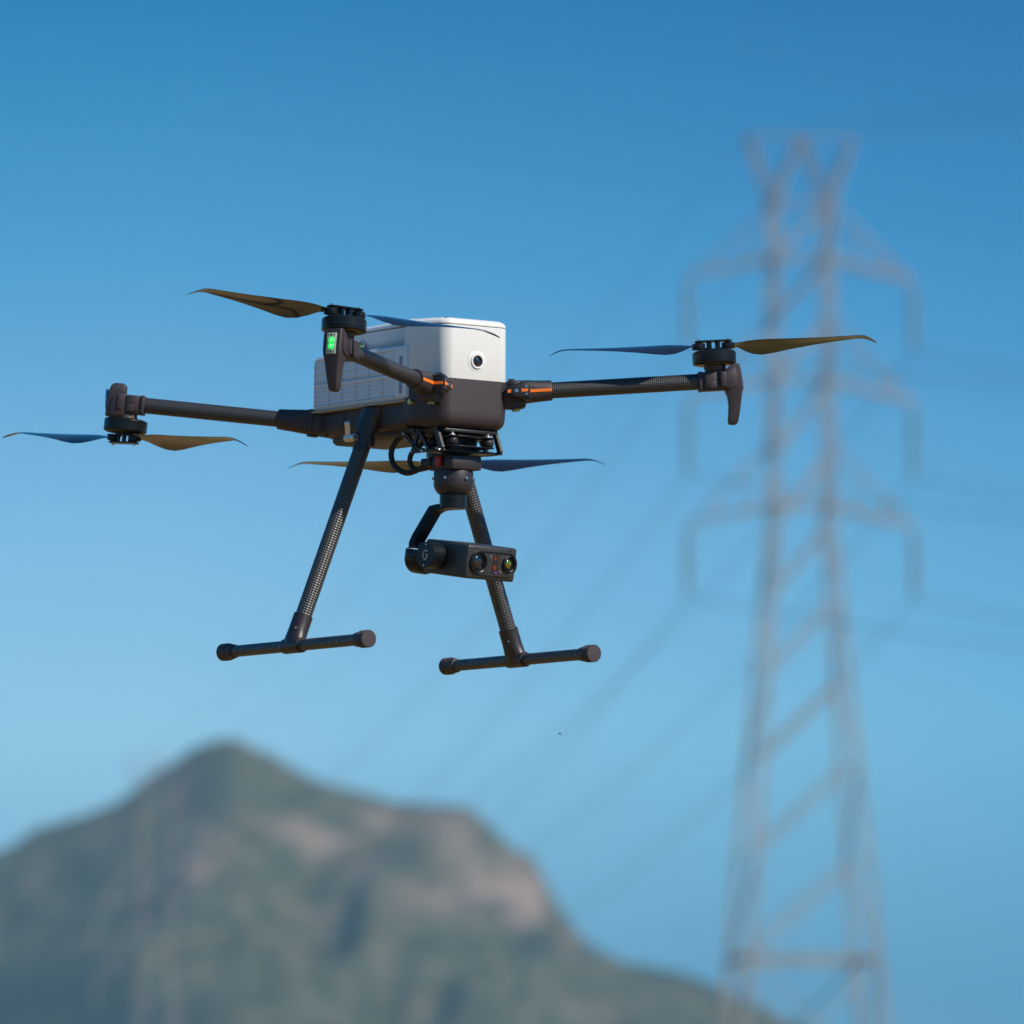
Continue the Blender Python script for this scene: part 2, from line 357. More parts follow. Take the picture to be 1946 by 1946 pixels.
# transmission towers --------------------------------------------
STEEL = mat('weathered galvanised steel', (.29, .28, .275), .6, metal=.1, var=.15, vscale=.8)
INSUL = mat('grey green insulator glass', (.22, .27, .24), .3, var=.1, vscale=2)
def bar0(bm, a, b, w):
    a = Vector(a); b = Vector(b); d, x, y = frame(b - a)
    loft(bm, [[p + x * sx_ * w / 2 + y * sy_ * w / 2 for sx_, sy_ in ((-1, -1), (1, -1), (1, 1), (-1, 1))] for p in (a, b)])
H_TOP, H_NECK, H_WAIST = 44.3, 42.0, 31.0
ARMZ = [(40.1, 39.4, 41.9), (35.9, 35.2, 38.0), (31.6, 30.9, 33.8)]      # root, tip, stay root heights
INZ = [36.95, 32.6, 28.45]
TIP = 3.92
def half(z): return .95 if z >= H_WAIST else .95 + (H_WAIST - z) * .084
def tower(name, loc, rz, label, th=1.0):
    def bar(bm, a, b, w): bar0(bm, a, b, w * th)
    root = bpy.data.objects.new(name, None); col.objects.link(root); root.location = loc; root.rotation_euler = (0, 0, rz)
    tag(root, label, 'pylon', 'steel lattice pylons')
    cs = [(-1, -1), (1, -1), (1, 1), (-1, 1)]
    def c(k, z): h = half(z); return Vector((cs[k][0] * h, cs[k][1] * h, z))
    for k in range(4):
        bm = new(); zs = [-4.0, 16.1, H_WAIST, H_NECK]
        for a, b in zip(zs, zs[1:]): bar(bm, c(k, a), c(k, b), .21 if a < 31 else .19)
        finish(bm, 'leg', STEEL, root)
    levels = [0, 5.5, 11, 16.1, 19.6, 22.8, 25.7, 28.4, 31.0, 33.3, 35.9, 38.0, 40.1, 42.0]
    for s in range(4):
        bm = new(); k0, k1 = s, (s + 1) % 4
        for i, (a, b) in enumerate(zip(levels, levels[1:])):
            if a < 16: bar(bm, c(k0, a), c(k1, b), .12); bar(bm, c(k1, a), c(k0, b), .12)
            elif s in (0, 2): bar(bm, c(k0, a), c(k1, b), .15) if s == 0 else bar(bm, c(k1, a), c(k0, b), .15)
            else: bar(bm, c(k0 if i % 2 else k1, a), c(k1 if i % 2 else k0, b), .12)
        for z, w in ((16.1, .24), (31.6, .14), (35.9, .14), (40.1, .14), (42.0, .1)): bar(bm, c(k0, z), c(k1, z), w)
        finish(bm, 'bracing', STEEL, root)
    for (zr, zt, zs), zi in zip(ARMZ, INZ):
        for sx_ in (-1, 1):
            bm = new(); tipv = Vector((sx_ * TIP, 0, zt))
            for sy_ in (-1, 1):
                bar(bm, (sx_ * .95, sy_ * .95, zr), tipv, .14)
                bar(bm, (sx_ * .95, sy_ * .95, zs), tipv, .085)
                for q in (.33, .66):
                    a = Vector((sx_ * .95, sy_ * .95, zr)).lerp(tipv, q); b = Vector((sx_ * .95, sy_ * .95, zs)).lerp(tipv, q)
                    bar(bm, a, b, .06)
                    bar(bm, a, Vector((sx_ * .95, -sy_ * .95, zr)).lerp(tipv, q), .06)
            finish(bm, 'cross_arm', STEEL, root)
            bm = new(); prof = [(.03, zt)]; z = zt - .25
            while z > zi + .25:
                prof += [(.05, z), (.155, z - .03), (.165, z - .07), (.05, z - .10)]; z -= .17
            prof += [(.03, zi)]
            lathe(bm, prof, 12, c=(sx_ * TIP, 0)); bar(bm, (sx_ * TIP, -.25, zi), (sx_ * TIP, .25, zi), .1)
            finish(bm, 'insulator', INSUL, root)
    for sx_ in (-1, 1):                                                   # the two horns that hold the earth wires
        bm = new()
        for sy_ in (-1, 1):
            bar(bm, (sx_ * .95, sy_ * .95, H_NECK), (sx_ * 1.85, sy_ * .15, H_TOP), .15)
            bar(bm, (sx_ * .95, sy_ * .95, H_NECK), (sx_ * .02, sy_ * .15, H_TOP), .15)
        finish(bm, 'earth_horn', STEEL, root)
    bm = new(); bar(bm, (-1.9, 0, H_TOP), (1.9, 0, H_TOP), .09); finish(bm, 'top_bar', STEEL, root)
    M = Matrix.Translation(loc) @ Matrix.Rotation(rz, 4, 'Z')
    pts = [M @ Vector((s * TIP, 0, z)) for z in INZ for s in (-1, 1)] + [M @ Vector((s * 1.85, 0, H_TOP)) for s in (-1, 1)]
    return pts
T1 = (9.87, 300, 1.75); T2 = (-22.0, 548, -.6); T3 = (75, 200, 1.75)
p1 = tower('transmission_tower', T1, R(9), 'tall blurred steel lattice pylon filling the right side of the sky', .66)
p2 = tower('transmission_tower', T2, R(14), 'faint distant lattice pylon in front of the left mountain slope', .40)
p3 = tower('transmission_tower', T3, R(48), 'nearer lattice pylon out to the right of the tall blurred one')
WIRE = mat('weathered aluminium conductor', (.06, .065, .07), .5, metal=.3, var=.1, vscale=1)
nm = ['upper left', 'upper right', 'middle left', 'middle right', 'lower left', 'lower right', 'left horn', 'right horn']
for q, (pa, pb, sags, where) in enumerate(((p1, p2, (5.4, 2.6), 'towards the distant pylon'), (p1, p3, (6.0, 1.7), 'off the right edge'))):
    for i in range(8):
        bm = new(); a, b = pa[i], pb[i]; sg = sags[0] if i < 6 else sags[1]; rings = []
        ra = .020 if i < 6 else .012
        for k in range(41):
            t = k / 40; p = a.lerp(b, t) - Vector((0, 0, 4 * sg * t * (1 - t)))
            d, x, y = frame((b - a))
            rings.append([p + (x * math.cos(w * math.pi / 3) + y * math.sin(w * math.pi / 3)) * ra for w in range(6)])
        loft(bm, rings)
        o = finish(bm, 'power_line' if i < 6 else 'earth_wire', WIRE)
        side = nm[i] + (' insulator' if i < 6 else '')
        tag(o, f'thin wire from the {side} of the tall pylon {where}', 'power line', 'wires strung between the pylons')

# ================================================================== DRONE
drone = bpy.data.objects.new('quadcopter_drone', None); col.objects.link(drone)
tag(drone, 'black and white four-rotor drone hovering with a camera slung under its nose', 'drone')
AX = Matrix(((0.56445391, 0.82532643, 0.01510191), (-0.82516819, 0.56464702, -0.01646835), (-0.02211901, -0.00316599, 0.99975033)))
DW = Matrix.Translation((-0.0555, 13.8984, 3.3008)) @ AX.to_4x4()
drone.matrix_world = DW
SPLIT = {'motor_screw', 'belly_screw', 'status_mark', 'circuit_mark', 'bracket_screw', 'screw', 'set_screw', 'laser_port', 'body_screw', 'plate_screw', 'green_light', 'label_panel', 'orange_stripe'}
def part(bm, name, m, parent=None, sharp=32, label=None, M=None):
    if name in SPLIT:                                                  # every loose piece becomes an object of its own
        left = set(bm.verts); groups = []
        while left:
            st = [left.pop()]; g = set(st)
            while st:
                v = st.pop()
                for e in v.link_edges:
                    w_ = e.other_vert(v)
                    if w_ in left: left.discard(w_); g.add(w_); st.append(w_)
            groups.append(g)
        if len(groups) > 1:
            last = None
            for g in groups:
                nb = new(); mp = {v: nb.verts.new(v.co) for v in g}
                for f in {f for v in g for f in v.link_faces}: nb.faces.new([mp[v] for v in f.verts])
                last = finish(nb, name, m, parent or drone, M, sharp)
            bm.free(); return last
    o = finish(bm, name, m, parent or drone, M, sharp)
    if label: o['label'] = label
    return o

# outlines (x forward, y to the drone's left), counter-clockwise
NOSE = round_poly([(0, -.050), (0, .050), (-.008, .062), (-.058, .084), (-.085, .084), (-.085, -.084), (-.058, -.084), (-.008, -.062)][::-1][::-1],
                  [.006, .006, .010, .012, .004, .004, .012, .010], 5)
def ccw(p):
    a = sum(p[i - 1][0] * p[i][1] - p[i][0] * p[i - 1][1] for i in range(len(p)))
    return p if a > 0 else p[::-1]
NOSE = ccw(NOSE)
# --- lower fuselage
bm = new()
shell(bm, NOSE, [(-.107, .024), (-.1065, .015), (-.103, .007), (-.098, .0025), (-.090, .0004), (-.080, 0), (-.0305, 0)])
REAR = ccw(round_poly([(-.06, -.076), (-.06, .076), (-.30, .076), (-.352, .062), (-.352, -.062), (-.30, -.076)], .012))
shell(bm, REAR, [(-.104, .016), (-.101, .006), (-.094, .001), (-.0655, 0), (-.064, .001)])
BELLY = ccw(round_poly([(-.03, -.058), (-.03, .058), (-.335, .058), (-.335, -.058)], .014))
shell(bm, BELLY, [(-.1155, .014), (-.1145, .006), (-.110, .001), (-.098, 0)])
box(bm, (-.352, -.030, -.090), (-.06, .030, .024), .003)                   # the spine between the two batteries
for s in (-1, 1):                                                          # shallow side panel with its groove
    box(bm, (-.335, s * .0755 - .0016, -.096), (-.265, s * .0755 + .0016, -.068), .001)
    box(bm, (-.15, s * .0755 - .0016, -.098), (-.075, s * .0755 + .0016, -.070), .001)
fus = part(bm, 'fuselage', NYLON)
bm = new(); prism(bm, [(-.012, -.050), (-.012, .050), (-.10, .056), (-.10, -.056)], 'z', -.1135, -.1085, .0008); part(bm, 'belly_plate', BLACKPL)
bm = new(); cyl(bm, (-.075, -.067, -.099), (-.075, -.067, -.113), .0028, .0042, n=16); part(bm, 'peg', NYLON2)
bm = new()
for x, y in ((-.30, -.03), (-.30, .03), (-.10, -.045), (-.10, .045)): screw(bm, (x, y, -.1155), (0, 0, -1), .003, .002)
part(bm, 'belly_screw', BRASS)
# battery rails
for s in (-1, 1):
    bm = new(); box(bm, (-.345, min(s * .040, s * .088), -.0638), (-.072, max(s * .040, s * .088), -.0605), .001)
    part(bm, 'battery_rail', mat('tan battery rail', (.42, .38, .30), .5, var=.03))
    bm = new(); cyl(bm, (-.060, s * .079, -.066), (-.060, s * .088, -.066), .0055, .0045, n=16); part(bm, 'rail_screw', BRASS)

# --- white top shell
bm = new()
shell(bm, NOSE, [(-.0297, .0004), (-.0285, 0), (.0552, .0012), (.0560, .0022)])
HOOD = ccw(round_poly([(-.05, -.057), (-.05, .057), (-.345, .055), (-.372, .040), (-.372, -.040), (-.345, -.055)], .012))
shell(bm, HOOD, [(.0272, .030), (.0285, .020), (.032, .011), (.037, .0045), (.042, .001), (.047, 0), (.0600, .0004)])
top = part(bm, 'top_shell', WHITE, sharp=25)
# lid: overlaps the seam by a hair-wide groove
LID = ccw(round_poly([(0, -.050), (0, .050), (-.008, .062), (-.058, .084), (-.080, .084), (-.135, .058), (-.345, .054), (-.370, .040), (-.370, -.040), (-.345, -.054), (-.135, -.058), (-.080, -.084), (-.058, -.084), (-.008, -.062)],
                 [.006, .006, .010, .012, .02, .05, .02, .01, .01, .02, .05, .02, .012, .010], 6))
bm = new()
n_ = len(LID)
def lid_ring(zf, inset):
    r = []
    for (x, y) in offset(LID, inset):
        k_ = max(0.0, min(1.0, (-x - .075) / .05)); k_ = k_ * k_ * (3 - 2 * k_)
        e_ = max(0.0, min(1.0, (-x - .25) / .12))
        r.append(Vector((x, y, zf + .0048 * k_ - .003 * e_ * (zf > .060))))
    return r
c0 = (-.15, 0)
rings = [lid_ring(.0568, .0026), lid_ring(.0574, .0010), lid_ring(.0590, .0008), lid_ring(.0625, .0022), lid_ring(.0655, .006), lid_ring(.0676, .012)]
base = rings[-1]
for k, (f, dz) in enumerate(((.85, .0018), (.68, .0036), (.48, .0048), (.28, .0055), (.1, .0058))):
    rings.append([Vector((c0[0] + (p.x - c0[0]) * f, p.y * f, p.z + dz)) for p in base])
loft(bm, rings)
lid = part(bm, 'lid', WHITE, top, sharp=28)
bm = new(); screw(bm, (-.012, -.052, .0668), (0, -.2, 1), .0019, .0012); part(bm, 'screw', BLACKPL, top)
# nose lens
bm = new()
lathe(bm, [(.0170, .0001), (.0150, .0005), (.0126, .0008), (.0120, .0026), (.0112, .0030), (.0092, .0026), (.0089, .0010), (.0080, .0008)], 40, M=Matrix.Rotation(R(90), 4, 'Y'))
lr = part(bm, 'lens_ring', WHITE, top)
bm = new()
lathe(bm, [(.0088, .0006), (.0088, .0026), (.0078, .0028), (.0070, .0014), (.0060, .0012)], 36, M=Matrix.Rotation(R(90), 4, 'Y'))
part(bm, 'lens_barrel', BLACKPL, top)
bm = new(); lathe(bm, [(.0066, .0010), (.0054, .0022), (.0036, .0029), (.001, .0032)], 30, M=Matrix.Rotation(R(90), 4, 'Y')); part(bm, 'lens', GLASS, top)
# side port on the hood
for s in (-1,):
    bm = new(); Mp = Matrix.Translation((-.245, s * .0555, .040)) @ Matrix.Rotation(R(90) * -s, 4, 'X')
    lathe(bm, [(.0085, 0), (.0085, .003), (.0065, .0035), (.006, .0015)], 24, M=Mp); part(bm, 'side_port', SILVER, top)
    bm = new(); lathe(bm, [(.0055, .001), (.004, .003), (.001, .0035)], 20, M=Mp); part(bm, 'port_lens', AMBER, top)

# --- batteries
def battery(s):
    Y0, Y1 = .034, .0875
    x0, x1, z0, z1 = -.343, -.066, -.0600, .0268
    bm = new()
    prof = [(x0, z0), (x1 - .003, z0), (x1, z0 + .003), (x1, z1 - .003), (x1 - .003, z1), (x0 + .008, z1), (x0, z1 - .008)]
    prism(bm, prof, 'y', s * Y0, s * (Y1 - .0034), .0022)
    F = Y1 - .0005                                                    # front of the frame, louvres recessed below it
    def fb(a, b, c, d, y0=Y1 - .0060, y1=None, bev=.0008):
        y1 = F if y1 is None else y1
        box(bm, (a, min(s * y0, s * y1), c), (b, max(s * y0, s * y1), d), bev, seg=1)
    gx0, gx1 = x0 + .0065, x1 - .0385
    rows_top = (z1 - .0075, 3); rh = .0113
    zt0 = z1 - .0075; zt1 = zt0 - 3.35 * rh; zb0 = zt1 - .0055; zb1 = z0 + .0065
    fb(x0 + .0035, gx0, z0 + .0035, z1 - .009); fb(gx1, x1 - .0035, z0 + .0035, z1 - .0035)
    fb(gx0, gx1, zt0, z1 - .0035); fb(gx0, gx1, zb0, zt1); fb(gx0, gx1, z0 + .0035, zb1)
    nc = 6; cw = (gx1 - gx0) / nc
    for i in range(1, nc): fb(gx0 + i * cw - .0012, gx0 + i * cw + .0012, zb1, zt0, y1=F + .0004, bev=0)
    for za, zb, n in ((zt0, zt1, 3.35), (zb0, zb1, 4)):
        step = (za - zb) / n; z = za
        while z > zb + .001:
            zl = max(z - step, zb)
            a = s * (Y1 - .0036); b = s * (Y1 - .0030); c_ = s * (Y1 - .0014)
            prism(bm, [(a, z), (b, z), (c_, zl + .0015), (a, zl + .0013)], 'x', gx0, gx1)
            z = zl
    o = part(bm, 'battery', BATT, sharp=20)
    bm = new()
    for za, zb in ((z1 - .018, z1 - .043), (z0 + .030, z0 + .009)):
        xa = x1 - .0255
        box(bm, (xa, min(s * (F - .0004), s * (F + .0003)), zb), (xa + .0095, max(s * (F - .0004), s * (F + .0003)), za), .0002)
    part(bm, 'label_panel', BATT2, o)
    bm = new()
    for zz in (z1 - .0235, z1 - .0305, z1 - .0375, z0 + .020, z0 + .0135):
        xa = x1 - .0225
        box(bm, (xa, min(s * F, s * (F + .0006)), zz - .0004), (xa + .0032, max(s * F, s * (F + .0006)), zz + .0004), 0)
    part(bm, 'status_mark', BLACKPL, o)
battery(-1); battery(1)

# --- arms, motors and propellers
def blade_mesh(sgn):
    """one blade along +x, leading edge towards +y when sgn=+1 (turning counter-clockwise seen from above)"""
    bm = new()
    st = [(.020, .016, 2), (.030, .017, 6), (.042, .022, 16), (.055, .033, 24), (.070, .043, 26), (.085, .048, 25), (.105, .047, 22), (.130, .0415, 18.5), (.160, .035, 15),
          (.190, .029, 12), (.215, .0245, 10), (.235, .0205, 8.5), (.246, .018, 8), (.254, .0155, 7), (.260, .012, 6), (.265, .008, 5), (.2685, .0035, 4)]
    rings = []
    for r, ch, pt in st:
        q = max(0.0, (r - .240) / .0285)
        dz = -.010 * q ** 1.6 + .004 * (r / .24) ** 2 * (1 - q * .3); sweep = -.017 * q ** 1.5
        a = R(pt); ring = []
        le = .008 + .10 * ch
        n = 9
        up_ = []; lo_ = []
        for k in range(n + 1):
            t = k / n
            th_ = .0030 * (ch / .048) ** .5 * (1.8 * math.sqrt(max(t, 0)) * (1 - t) + .10) * (1 if r > .04 else 1.6)
            cam_ = .045 * ch * 4 * t * (1 - t)
            y = le - ch * t
            up_.append((y, cam_ + th_ * .6)); lo_.append((y, cam_ - th_ * .5))
        loop = up_ + lo_[::-1]
        for y, z in loop:
            yy = y * math.cos(a) - z * math.sin(a) * 0 ; zz = y * math.sin(a) + z * math.cos(a)
            ring.append(Vector((r, sgn * (yy + sweep), zz + dz)))
        rings.append(ring)
    loft(bm, rings)
    return bm
def prop(Mp, up, sgn, name='propeller'):
    """Mp: drone-space matrix, z = rotor axis upwards, x = first blade; up=-1 where the hub hangs under the motor"""
    bm = new(); u = up
    # two clamp plates joined by posts
    outl = ccw(round_poly([(-.030, -.006), (-.022, -.011), (.022, -.011), (.030, -.006), (.030, .006), (.022, .011), (-.022, .011), (-.030, .006)], .003, 3))
    shell(bm, outl, [(.0062 * u, .0006), (.0066 * u, 0), (.0082 * u, 0), (.0086 * u, .0006)])
    for sx_ in (-1, 1):
        lathe(bm, [(.0100, -.0056 * u), (.0122, -.0050 * u), (.0122, -.0034 * u), (.0115, -.0030 * u)], 24, c=(sx_ * .023, 0)); lathe(bm, [(.0085, -.003 * u), (.0105, -.002 * u), (.0105, .0036 * u), (.0080, .0046 * u)], 24, c=(sx_ * .024, 0))
        lathe(bm, [(.0048, -.004 * u), (.0048, .0064 * u)], 20, c=(sx_ * .024, 0))
        for sy_ in (-1, 1): cyl(bm, (sx_ * .0068, sy_ * .006, -.0058 * u), (sx_ * .0068, sy_ * .006, .0064 * u), .0030, n=14)
    lathe(bm, [(.0150, -.0080 * u), (.0150, -.0056 * u), (.0125, -.0050 * u)], 30)
    for v in bm.verts: v.co = Mp @ v.co
    h = part(bm, name, BLACKAN)
    for k in (0, 1):
        bm = blade_mesh(sgn); Mb = Mp @ Matrix.Rotation(math.pi * k, 4, 'Z')
        for v in bm.verts: v.co = Mb @ v.co
        part(bm, 'blade', BLADE, h, sharp=50)
        bm = new(); cyl(bm, (.024, 0, .0086 * u), (.024, 0, .0118 * u), .0026, n=14, bev=.0005)
        cyl(bm, (.024, 0, .0080 * u), (.024, 0, .0094 * u), .0040, n=14)
        for v in bm.verts: v.co = Mb @ v.co
        part(bm, 'bolt', SILVER, h)
def arm(front, s, base, rot, az_blade, sgn):
    """base: root of the tube axis, rot: centre of the propeller clamp, both in drone space"""
    up = 1 if front else -1
    B = Vector(base); P = Vector(rot); w = Vector((0, 0, 1))
    for _ in range(5):
        A = P - w * (.056 * up); u = (A - B).normalized()
        v = Vector((0, 0, 1)).cross(u).normalized(); w = u.cross(v).normalized()
    if (v.x < 0): v = -v                                              # v always points forward
    L = (A - B).length
    M = Matrix(((u.x, v.x, w.x, B.x), (u.y, v.y, w.y, B.y), (u.z, v.z, w.z, B.z), (0, 0, 0, 1)))
    MA = M @ Matrix.Translation((L, 0, 0))
    ts = .055 if front else .070
    bm = new(); tube_uv(bm, (ts - .02, 0, 0), (L + .012, 0, 0), .0128)
    for q in bm.verts: q.co = M @ q.co
    a = part(bm, 'arm', CARBON_ARM)
    # root clamp: round at the tube, squarer towards the hinge
    bm = new(); rings = []
    st = [(.000, .0175, .0190, .55), (.014, .0172, .0185, .6), (.030, .0168, .0172, .8), (ts - .004, .0166, .0164, 1), (ts, .0158, .0158, 1), (ts, .0133, .0133, 1)] if front else \
         [(-.012, .019, .022, .5), (.012, .0185, .0205, .55), (.034, .0178, .0188, .7), (.052, .017, .0175, .9), (ts - .003, .0166, .0166, 1), (ts, .0158, .0158, 1), (ts, .0133, .0133, 1)]
    for uu, rv, rw, e_ in st:
        ring = []
        for k in range(32):
            t = 2 * math.pi * k / 32; cc, ss = math.cos(t), math.sin(t)
            ring.append(Vector((uu, math.copysign(abs(cc) ** e_, cc) * rv, math.copysign(abs(ss) ** e_, ss) * rw)))
        rings.append(ring)
    loft(bm, rings)
    if not front:
        box(bm, (-.03, -.020, -.018), (.004, .019, .017), .002); box(bm, (.010, -.0195, .012), (.020, .0195, .0195), .001)
        box(bm, (-.008, -.0215, -.016), (.001, .0215, .014), .0015); box(bm, (.012, -.0205, -.017), (.017, .0205, .015), .001)
        cyl(bm, (.012, 0, -.023), (.012, 0, .021), .009, n=20)
    part(bm, 'arm_clamp', NYLON, a, M=None if False else M)
    if front:
        # hinge carrier that joins the clamp to the fuselage
        bm = new()
        box(bm, (-.055, -.014, -.026), (.012, .016, .012), .004); box(bm, (-.035, -.012, -.014), (.004, .018, .0165), .002)
        cyl(bm, (-.004, .004, -.027), (-.004, .004, .018), .0125, n=24, bev=.001); box(bm, (-.0145, .008, .010), (-.004, .020, .0205), .001)
        part(bm, 'hinge_block', NYLON2, a, M=M)
        bm = new()
        prism(bm, [(-.017, -.0055), (-.012, -.0085), (.010, -.0165), (.0185, -.0165), (.0195, -.0145), (.0195, .011), (.018, .0135), (.007, .0140), (-.010, .0085), (-.017, .007)], 'y', .013, .0335, .0012)
        k_ = part(bm, 'hinge_cover', BLACKPL, a, M=M)
        bm = new(); prism(bm, [(-.010, -.0075), (-.0045, -.0095), (.0165, -.0115), (.0172, -.010), (.0172, .009), (.0155, .0105), (.005, .0100), (-.0065, .0065), (-.0105, .002)], 'y', .0335, .0352, .0005)
        part(bm, 'cover_plate', NYLON2, a, M=M)
        bm = new(); screw(bm, (-.003, .0352, -.0005), (0, 1, 0), .0034, .0014)
        screw(bm, (.0125, .0352, .0055), (0, 1, 0), .0021, .0012); screw(bm, (.0125, .0352, -.0065), (0, 1, 0), .0021, .0012)
        part(bm, 'screw', SILVER, a, M=M)
        bm = new()
        box(bm, (-.0172, .0320, -.0028), (-.0104, .0339, .0022)); box(bm, (.0050, .0350, -.0026), (.0150, .0357, .0022))
        box(bm, (.0190, .0140, -.0028), (.0199, .0337, .0018))
        # stripe round the clamp
        for uu0, uu1 in ((.0199, .0545),):
            rr = [[Vector((uu, math.cos(t) * (rr_ + .0005), math.sin(t) * (rr_ + .0005))) for t in (-.155, -.05, .05, .12)] +
                  [Vector((uu, math.cos(t) * (rr_ - .001), math.sin(t) * (rr_ - .001))) for t in (.12, .05, -.05, -.155)] for uu, rr_ in ((uu0, .0174), (.034, .0170), (uu1, .0163))]
            loft(bm, rr)
        part(bm, 'orange_stripe', ORANGE, a, M=M)
        bm = new(); cyl(bm, (-.004, .004, -.0305), (-.004, .004, -.027), .006, n=8); part(bm, 'hinge_bolt', BRASS, a, M=M)
    # --- motor mount
    bm = new()
    box(bm, (-.0285, -.0160, -.0160), (-.0215, .0160, .0150), .0025); box(bm, (-.0255, -.0135, -.0158), (.022, .0135, .0140), .003)
    for a0, a1 in ((-.0175, .0005), (.0075, .016)):
        for sv in (-1, 1): box(bm, (a0, sv * .0165 - .0032, -.0115), (a1, sv * .0165 + .0032, .0125), .0010)
    for sv in (-1, 1): box(bm, (-.0125, sv * .0172 - .003, -.0135), (-.0005, sv * .0172 + .003, -.002), .0008)
    lathe(bm, [(.0150, .010 * up), (.0165, .016 * up), (.0180, .0235 * up)], 30)
    if front:
        sec = [(.0270, .0385, .0150, .0245), (.0170, .0400, .0152, .0175), (.0120, .0412, .0152, .006), (.0105, .0422, .0150, -.008), (.0135, .0415, .0145, -.0165), (.0170, .0395, .0125, -.026), (.0180, .0372, .0108, -.040), (.0165, .0345, .0090, -.055), (.0150, .0315, .0078, -.0665), (.0158, .0300, .0066, -.0700), (.0180, .0275, .0045, -.0718)]
        side = [(.0125, .0345), (.0345, .0345)]
        prism(bm, [(.005, -.012), (.022, -.0165), (.032, -.010), (.0335, .006), (.031, .020), (.018, .012), (.005, .012)], 'y', -.0175, .0175, .002)
    else:
        sec = [(.0100, .0340, .0150, -.0225), (.0090, .0335, .0152, -.010), (.0070, .0325, .0152, .004), (.0050, .0315, .0150, .018), (.0050, .0295, .0140, .0255), (.0062, .0265, .0125, .0295), (.0095, .0225, .0100, .0312)]
        prism(bm, [(.000, .014), (.016, .015), (.024, .008), (.027, -.006), (.027, -.0215), (.000, -.021)], 'y', -.0178, .0178, .002)
    rings = []
    for ua, ub, vh, ww in sec:
        rr = min(.003, vh * .5)
        rings.append([Vector((x, y, ww)) for x, y in ccw(round_poly([(ua, -vh), (ub, -vh), (ub, vh), (ua, vh)], rr, 3))])
    loft(bm, rings)
    mt = part(bm, 'motor_mount', NYLON, M=MA, sharp=30)
    # --- lamp on the outer face
    bm = new()
    if front:
        n_tilt = Matrix.Translation((.0414, 0, .0005)) @ Matrix.Rotation(R(-4.0), 4, 'Y')
        box(bm, (-.0012, -.0078, -.0165), (.0014, .0078, .0165), .0004, M=n_tilt)
        lm = part(bm, 'lamp', PALEBEZEL if s < 0 else BLUEREFL, mt)
        bm = new()
        for zc in ((-.0045, .0045) if s < 0 else ()):
            t = new(); bmesh.ops.create_uvsphere(t, u_segments=16, v_segments=10, radius=.0052)
            for q in t.verts: q.co = Vector((q.co.x * .55 + .0012, q.co.y, q.co.z + zc))
            merge(bm, t, n_tilt)
        part(bm, 'green_light', GREEN, mt) if s < 0 else bm.free()
        if s < 0:
            for zc in (-.0045, .0045):
                bm = new(); t = new(); bmesh.ops.create_uvsphere(t, u_segments=12, v_segments=8, radius=.0017)
                for q in t.verts: q.co = Vector((q.co.x + .0030, q.co.y + .0008, q.co.z + zc))
                merge(bm, t, n_tilt); part(bm, 'light_core', GREENHOT, mt)
        bm = new()
        for zc in ((-.0135, .0135) if s < 0 else ()):
            t = n_tilt
            for yc, ww in ((-.005, .0009), (.0, .0022), (.005, .0009)): box(bm, (.0012, yc - ww / 2, zc - .0016), (.0018, yc + ww / 2, zc + .0016), M=t)
        part(bm, 'circuit_mark', BLACKPL, mt) if s < 0 else bm.free()
    else:
        n_tilt = Matrix.Translation((.0335, 0, .004)) @ Matrix.Rotation(R(4.0), 4, 'Y') 
        box(bm, (-.001, -.0085, -.0165), (.0032, .0085, .0165), .0015, M=n_tilt)
        part(bm, 'lamp', BLUEREFL, mt)
    # --- motor can
    bm = new()
    dc = .0045 * up
    lathe(bm, [(r_, z_ + dc) for r_, z_ in [(.018, .0215 * up), (.0335, .0220 * up), (.0346, .0228 * up), (.0350, .0240 * up), (.0350, .0258 * up), (.0345, .0262 * up), (.0345, .0268 * up), (.0350, .0272 * up), (.0350, .0392 * up), (.0338, .0410 * up), (.0300, .0432 * up), (.0260, .0440 * up), (.0130, .0442 * up), (.0125, .0455 * up)]], 64)
    lathe(bm, [(.0165, .012 * up), (.0165, .0265 * up)], 28)
    mo_ = part(bm, 'motor', BLACKAN, M=MA)
    bm = new(); lathe(bm, [(.0255, .0256 * up), (.0262, .0251 * up), (.0300, .0251 * up), (.0308, .0256 * up)], 36)
    part(bm, 'winding', BRASS, mo_)
    # --- propeller: turn the clamp so the blade points where it does in the photo
    ax = (AX.inverted() @ Vector((math.sin(R(az_blade)), -math.cos(R(az_blade)), 0)))
    ax = (ax - w * ax.dot(w)).normalized(); ay = w.cross(ax).normalized()
    C = MA @ Vector((0, 0, .056 * up))
    Mp = Matrix(((ax.x, ay.x, w.x, C.x), (ax.y, ay.y, w.y, C.y), (ax.z, ay.z, w.z, C.z), (0, 0, 0, 1)))
    prop(Mp, up, sgn)
FB = (-.010, .085, -.043); RB = (-.350, .065, -.078)
arm(True, -1, (FB[0], -FB[1], FB[2]), (.152, -.351, .046 - .008), -61.3, 1)
arm(True, 1, FB, (.152, .351, .046 - .008), 100, -1)
arm(False, -1, (RB[0], -RB[1], RB[2]), (-.548, -.3143, -.1124 + .008), 48, -1)
arm(False, 1, RB, (-.548, .3143, -.1124 + .008), 104, 1)

